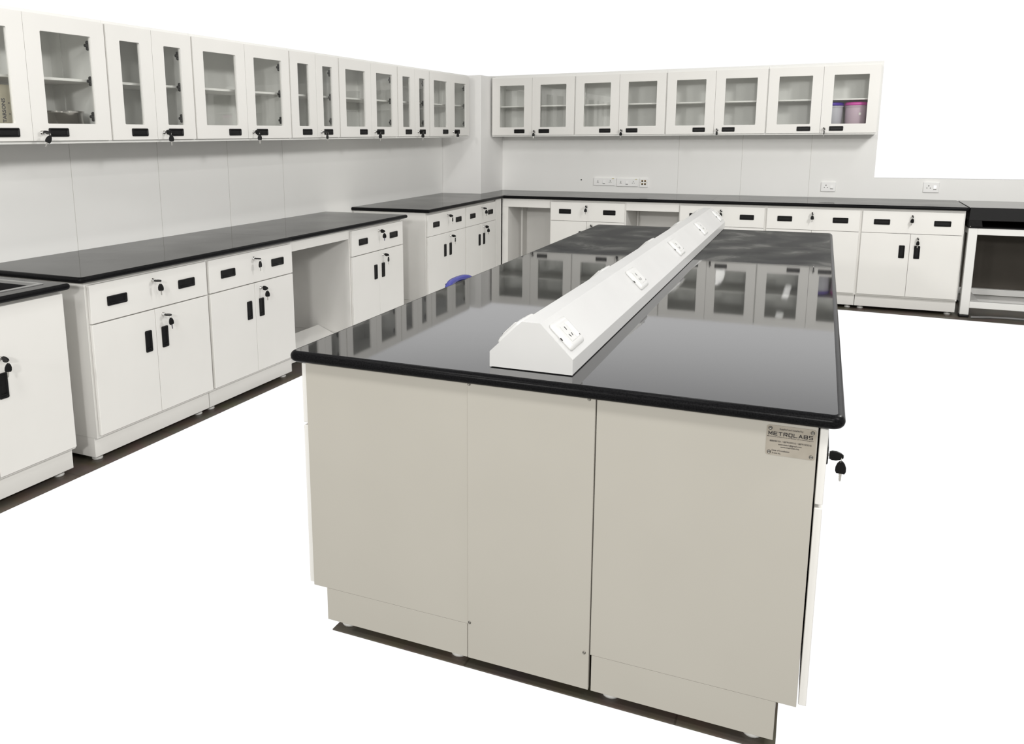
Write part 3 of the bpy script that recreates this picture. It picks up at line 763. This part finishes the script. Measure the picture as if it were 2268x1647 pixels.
box(bm, -.030, -.004, -.195, .195, .44, .672, .006, seg=2)
link('backrest', bm, BLUE, t)
bm = NB(); box(bm, -.064, -.058, -.125, .125, .650, .726, .002); link('hand_hole_shade', bm, mat('navy_hole_shade', (.012, .013, .07), .4), t)  # dark sheet behind the hand hole, paints the shade of the hollow
bm = NB(); box(bm, -.03, .315, -.195, .195, .418, .442, .010, seg=3); link('seat', bm, BLUE, t)
for x, y in ((-.01, -.165), (-.01, .165), (.285, -.165), (.285, .165)):
    bm = NB(); s = -1 if x < 0 else 1
    tube(bm, [(x + s * .010, y * 1.08, 0), (x, y, .420)], [.016, .021], 10); link('leg', bm, BLUE, t)

# ------------------------------------------------------------------ setting
bm = NB(); box(bm, -.10, 0, -7.30, .10, 0, 2.100)
for y in (-5.394, -4.745, -4.093, -3.463): box(bm, -.0002, .0004, y - .0013, y + .0013, .90, 1.50, mi=1)
struct('wall_left', bm, [WALLM, SEAM])
bm = NB(); prism(bm, [(0, 0), (5.95, 0), (5.95, 1.0965), (4.1150, 1.0965), (4.1150, 2.146), (0, 2.146)], 'y', 0, .10)
for x in (2.342, 2.948, 3.565): box(bm, x - .0012, x + .0012, -.0004, .0002, .915, 1.50, mi=1)
struct('wall_back', bm, [WALLM, SEAM])
bm = NB(); box(bm, .0005, .4394, -.6348, -.0005, 0, 2.116, .003); struct('pillar', bm, PILLARM)
bm = NB(); prism(bm, [(0, -7.30), (.748, -7.30), (.748, -4.44), (.748, -.80), (4.0, -.825), (5.95, -.945), (5.95, 0), (0, 0)], 'z', -.004, 0); struct('floor', bm, TILE)
bm = NB()
P = [isl(x, y) for x, y in ((2.405, -6.667), (3.700, -6.667), (3.67, -3.02), (1.80, -3.9), (1.72, -4.95), (2.43, -4.95))]
prism(bm, [(p[0], p[1]) for p in P], 'z', -.004, 0); struct('floor_island', bm, TILE)

# ------------------------------------------------------------------ light
def lamp(x, y, z, w, l, p):
    ld = bpy.data.lights.new('ceiling_tube', 'AREA'); ld.shape = 'RECTANGLE'; ld.size = w; ld.size_y = l; ld.energy = p; ld.color = (1, .985, .955)
    o = bpy.data.objects.new('ceiling_tube', ld); col.objects.link(o); o.location = (x, y, z)
for x in (1.4, 3.2, 5.0):
    for y in (-2.05, -4.45, -6.85): lamp(x, y, 2.92, .10, 1.2, 6)
def added_fill(x, y, p):  # unseen point lights added to lift the walls and cabinet fronts
    ld = bpy.data.lights.new('added_fill', 'POINT'); ld.shadow_soft_size = .25; ld.energy = p; ld.color = (1, .985, .955)
    o = bpy.data.objects.new('added_fill', ld); col.objects.link(o); o.location = (x, y, 2.9)
for x, y, p in ((5.4, -3.9, 225), (5.6, -6.9, 95), (4.8, -12.5, 540), (1.2, -12.0, 400), (4.5, -8.2, 75), (1.8, -8.2, 62)): added_fill(x, y, p)
w = bpy.data.worlds.new('World'); sc.world = w; w.use_nodes = True; nt = w.node_tree; N = nt.nodes
tc = N.new('ShaderNodeTexCoord'); sx = N.new('ShaderNodeSeparateXYZ'); nt.links.new(tc.outputs['Generated'], sx.inputs[0])
mr = N.new('ShaderNodeMapRange'); mr.interpolation_type = 'SMOOTHSTEP'; mr.inputs['From Min'].default_value = -.20; mr.inputs['From Max'].default_value = .30
nt.links.new(sx.outputs['Y'], mr.inputs['Value'])
mx = N.new('ShaderNodeMixRGB'); mx.inputs['Color1'].default_value = (.50, .49, .46, 1); mx.inputs['Color2'].default_value = (1.06, 1.06, 1.06, 1)
mr2 = N.new('ShaderNodeMapRange'); mr2.interpolation_type = 'SMOOTHSTEP'; mr2.inputs['From Min'].default_value = .30; mr2.inputs['From Max'].default_value = .62
mr2.inputs['To Min'].default_value = 1; mr2.inputs['To Max'].default_value = 0
nt.links.new(sx.outputs['X'], mr2.inputs['Value'])
mm = N.new('ShaderNodeMath'); mm.operation = 'MULTIPLY'; nt.links.new(mr.outputs['Result'], mm.inputs[0]); nt.links.new(mr2.outputs['Result'], mm.inputs[1])
nt.links.new(mm.outputs[0], mx.inputs['Fac']); nt.links.new(mx.outputs['Color'], N['Background'].inputs['Color'])
mu = N.new('ShaderNodeMapRange'); mu.interpolation_type = 'SMOOTHSTEP'; mu.inputs['From Min'].default_value = .22; mu.inputs['From Max'].default_value = .37
mu.inputs['To Min'].default_value = 1.; mu.inputs['To Max'].default_value = .45
nt.links.new(sx.outputs['Z'], mu.inputs['Value']); nt.links.new(mu.outputs['Result'], N['Background'].inputs['Strength'])

# ------------------------------------------------------------------ camera
cd = bpy.data.cameras.new('camera'); cam = bpy.data.objects.new('camera', cd); col.objects.link(cam); sc.camera = cam
Rr = ((0.90515427, 0.42501335, -0.00770709), (0.0719684, -0.17109034, -0.98262335), (-0.41894665, 0.88887105, -0.18545068))
r, d, f = (Vector(v) for v in Rr); u = -d; b = -f
cam.matrix_world = Matrix(((r.x, u.x, b.x, 3.77445845), (r.y, u.y, b.y, -8.641151), (r.z, u.z, b.z, 1.52641014), (0, 0, 0, 1)))
cd.sensor_width = 36; cd.lens = 1823.979 * 36 / 2268
cd.shift_x = (1134 - 982.2215) / 2268; cd.shift_y = (641.085 - 823.5) / 2268
cd.clip_start = .05; cd.clip_end = 100
sc.view_settings.view_transform = 'Standard'; sc.view_settings.look = 'None'
sc.view_settings.exposure = 0; sc.view_settings.gamma = 1
try: sc.view_settings.use_curve_mapping = False
except Exception: pass
sc.cycles.max_bounces = 8; sc.cycles.transparent_max_bounces = 12; sc.cycles.use_denoising = True
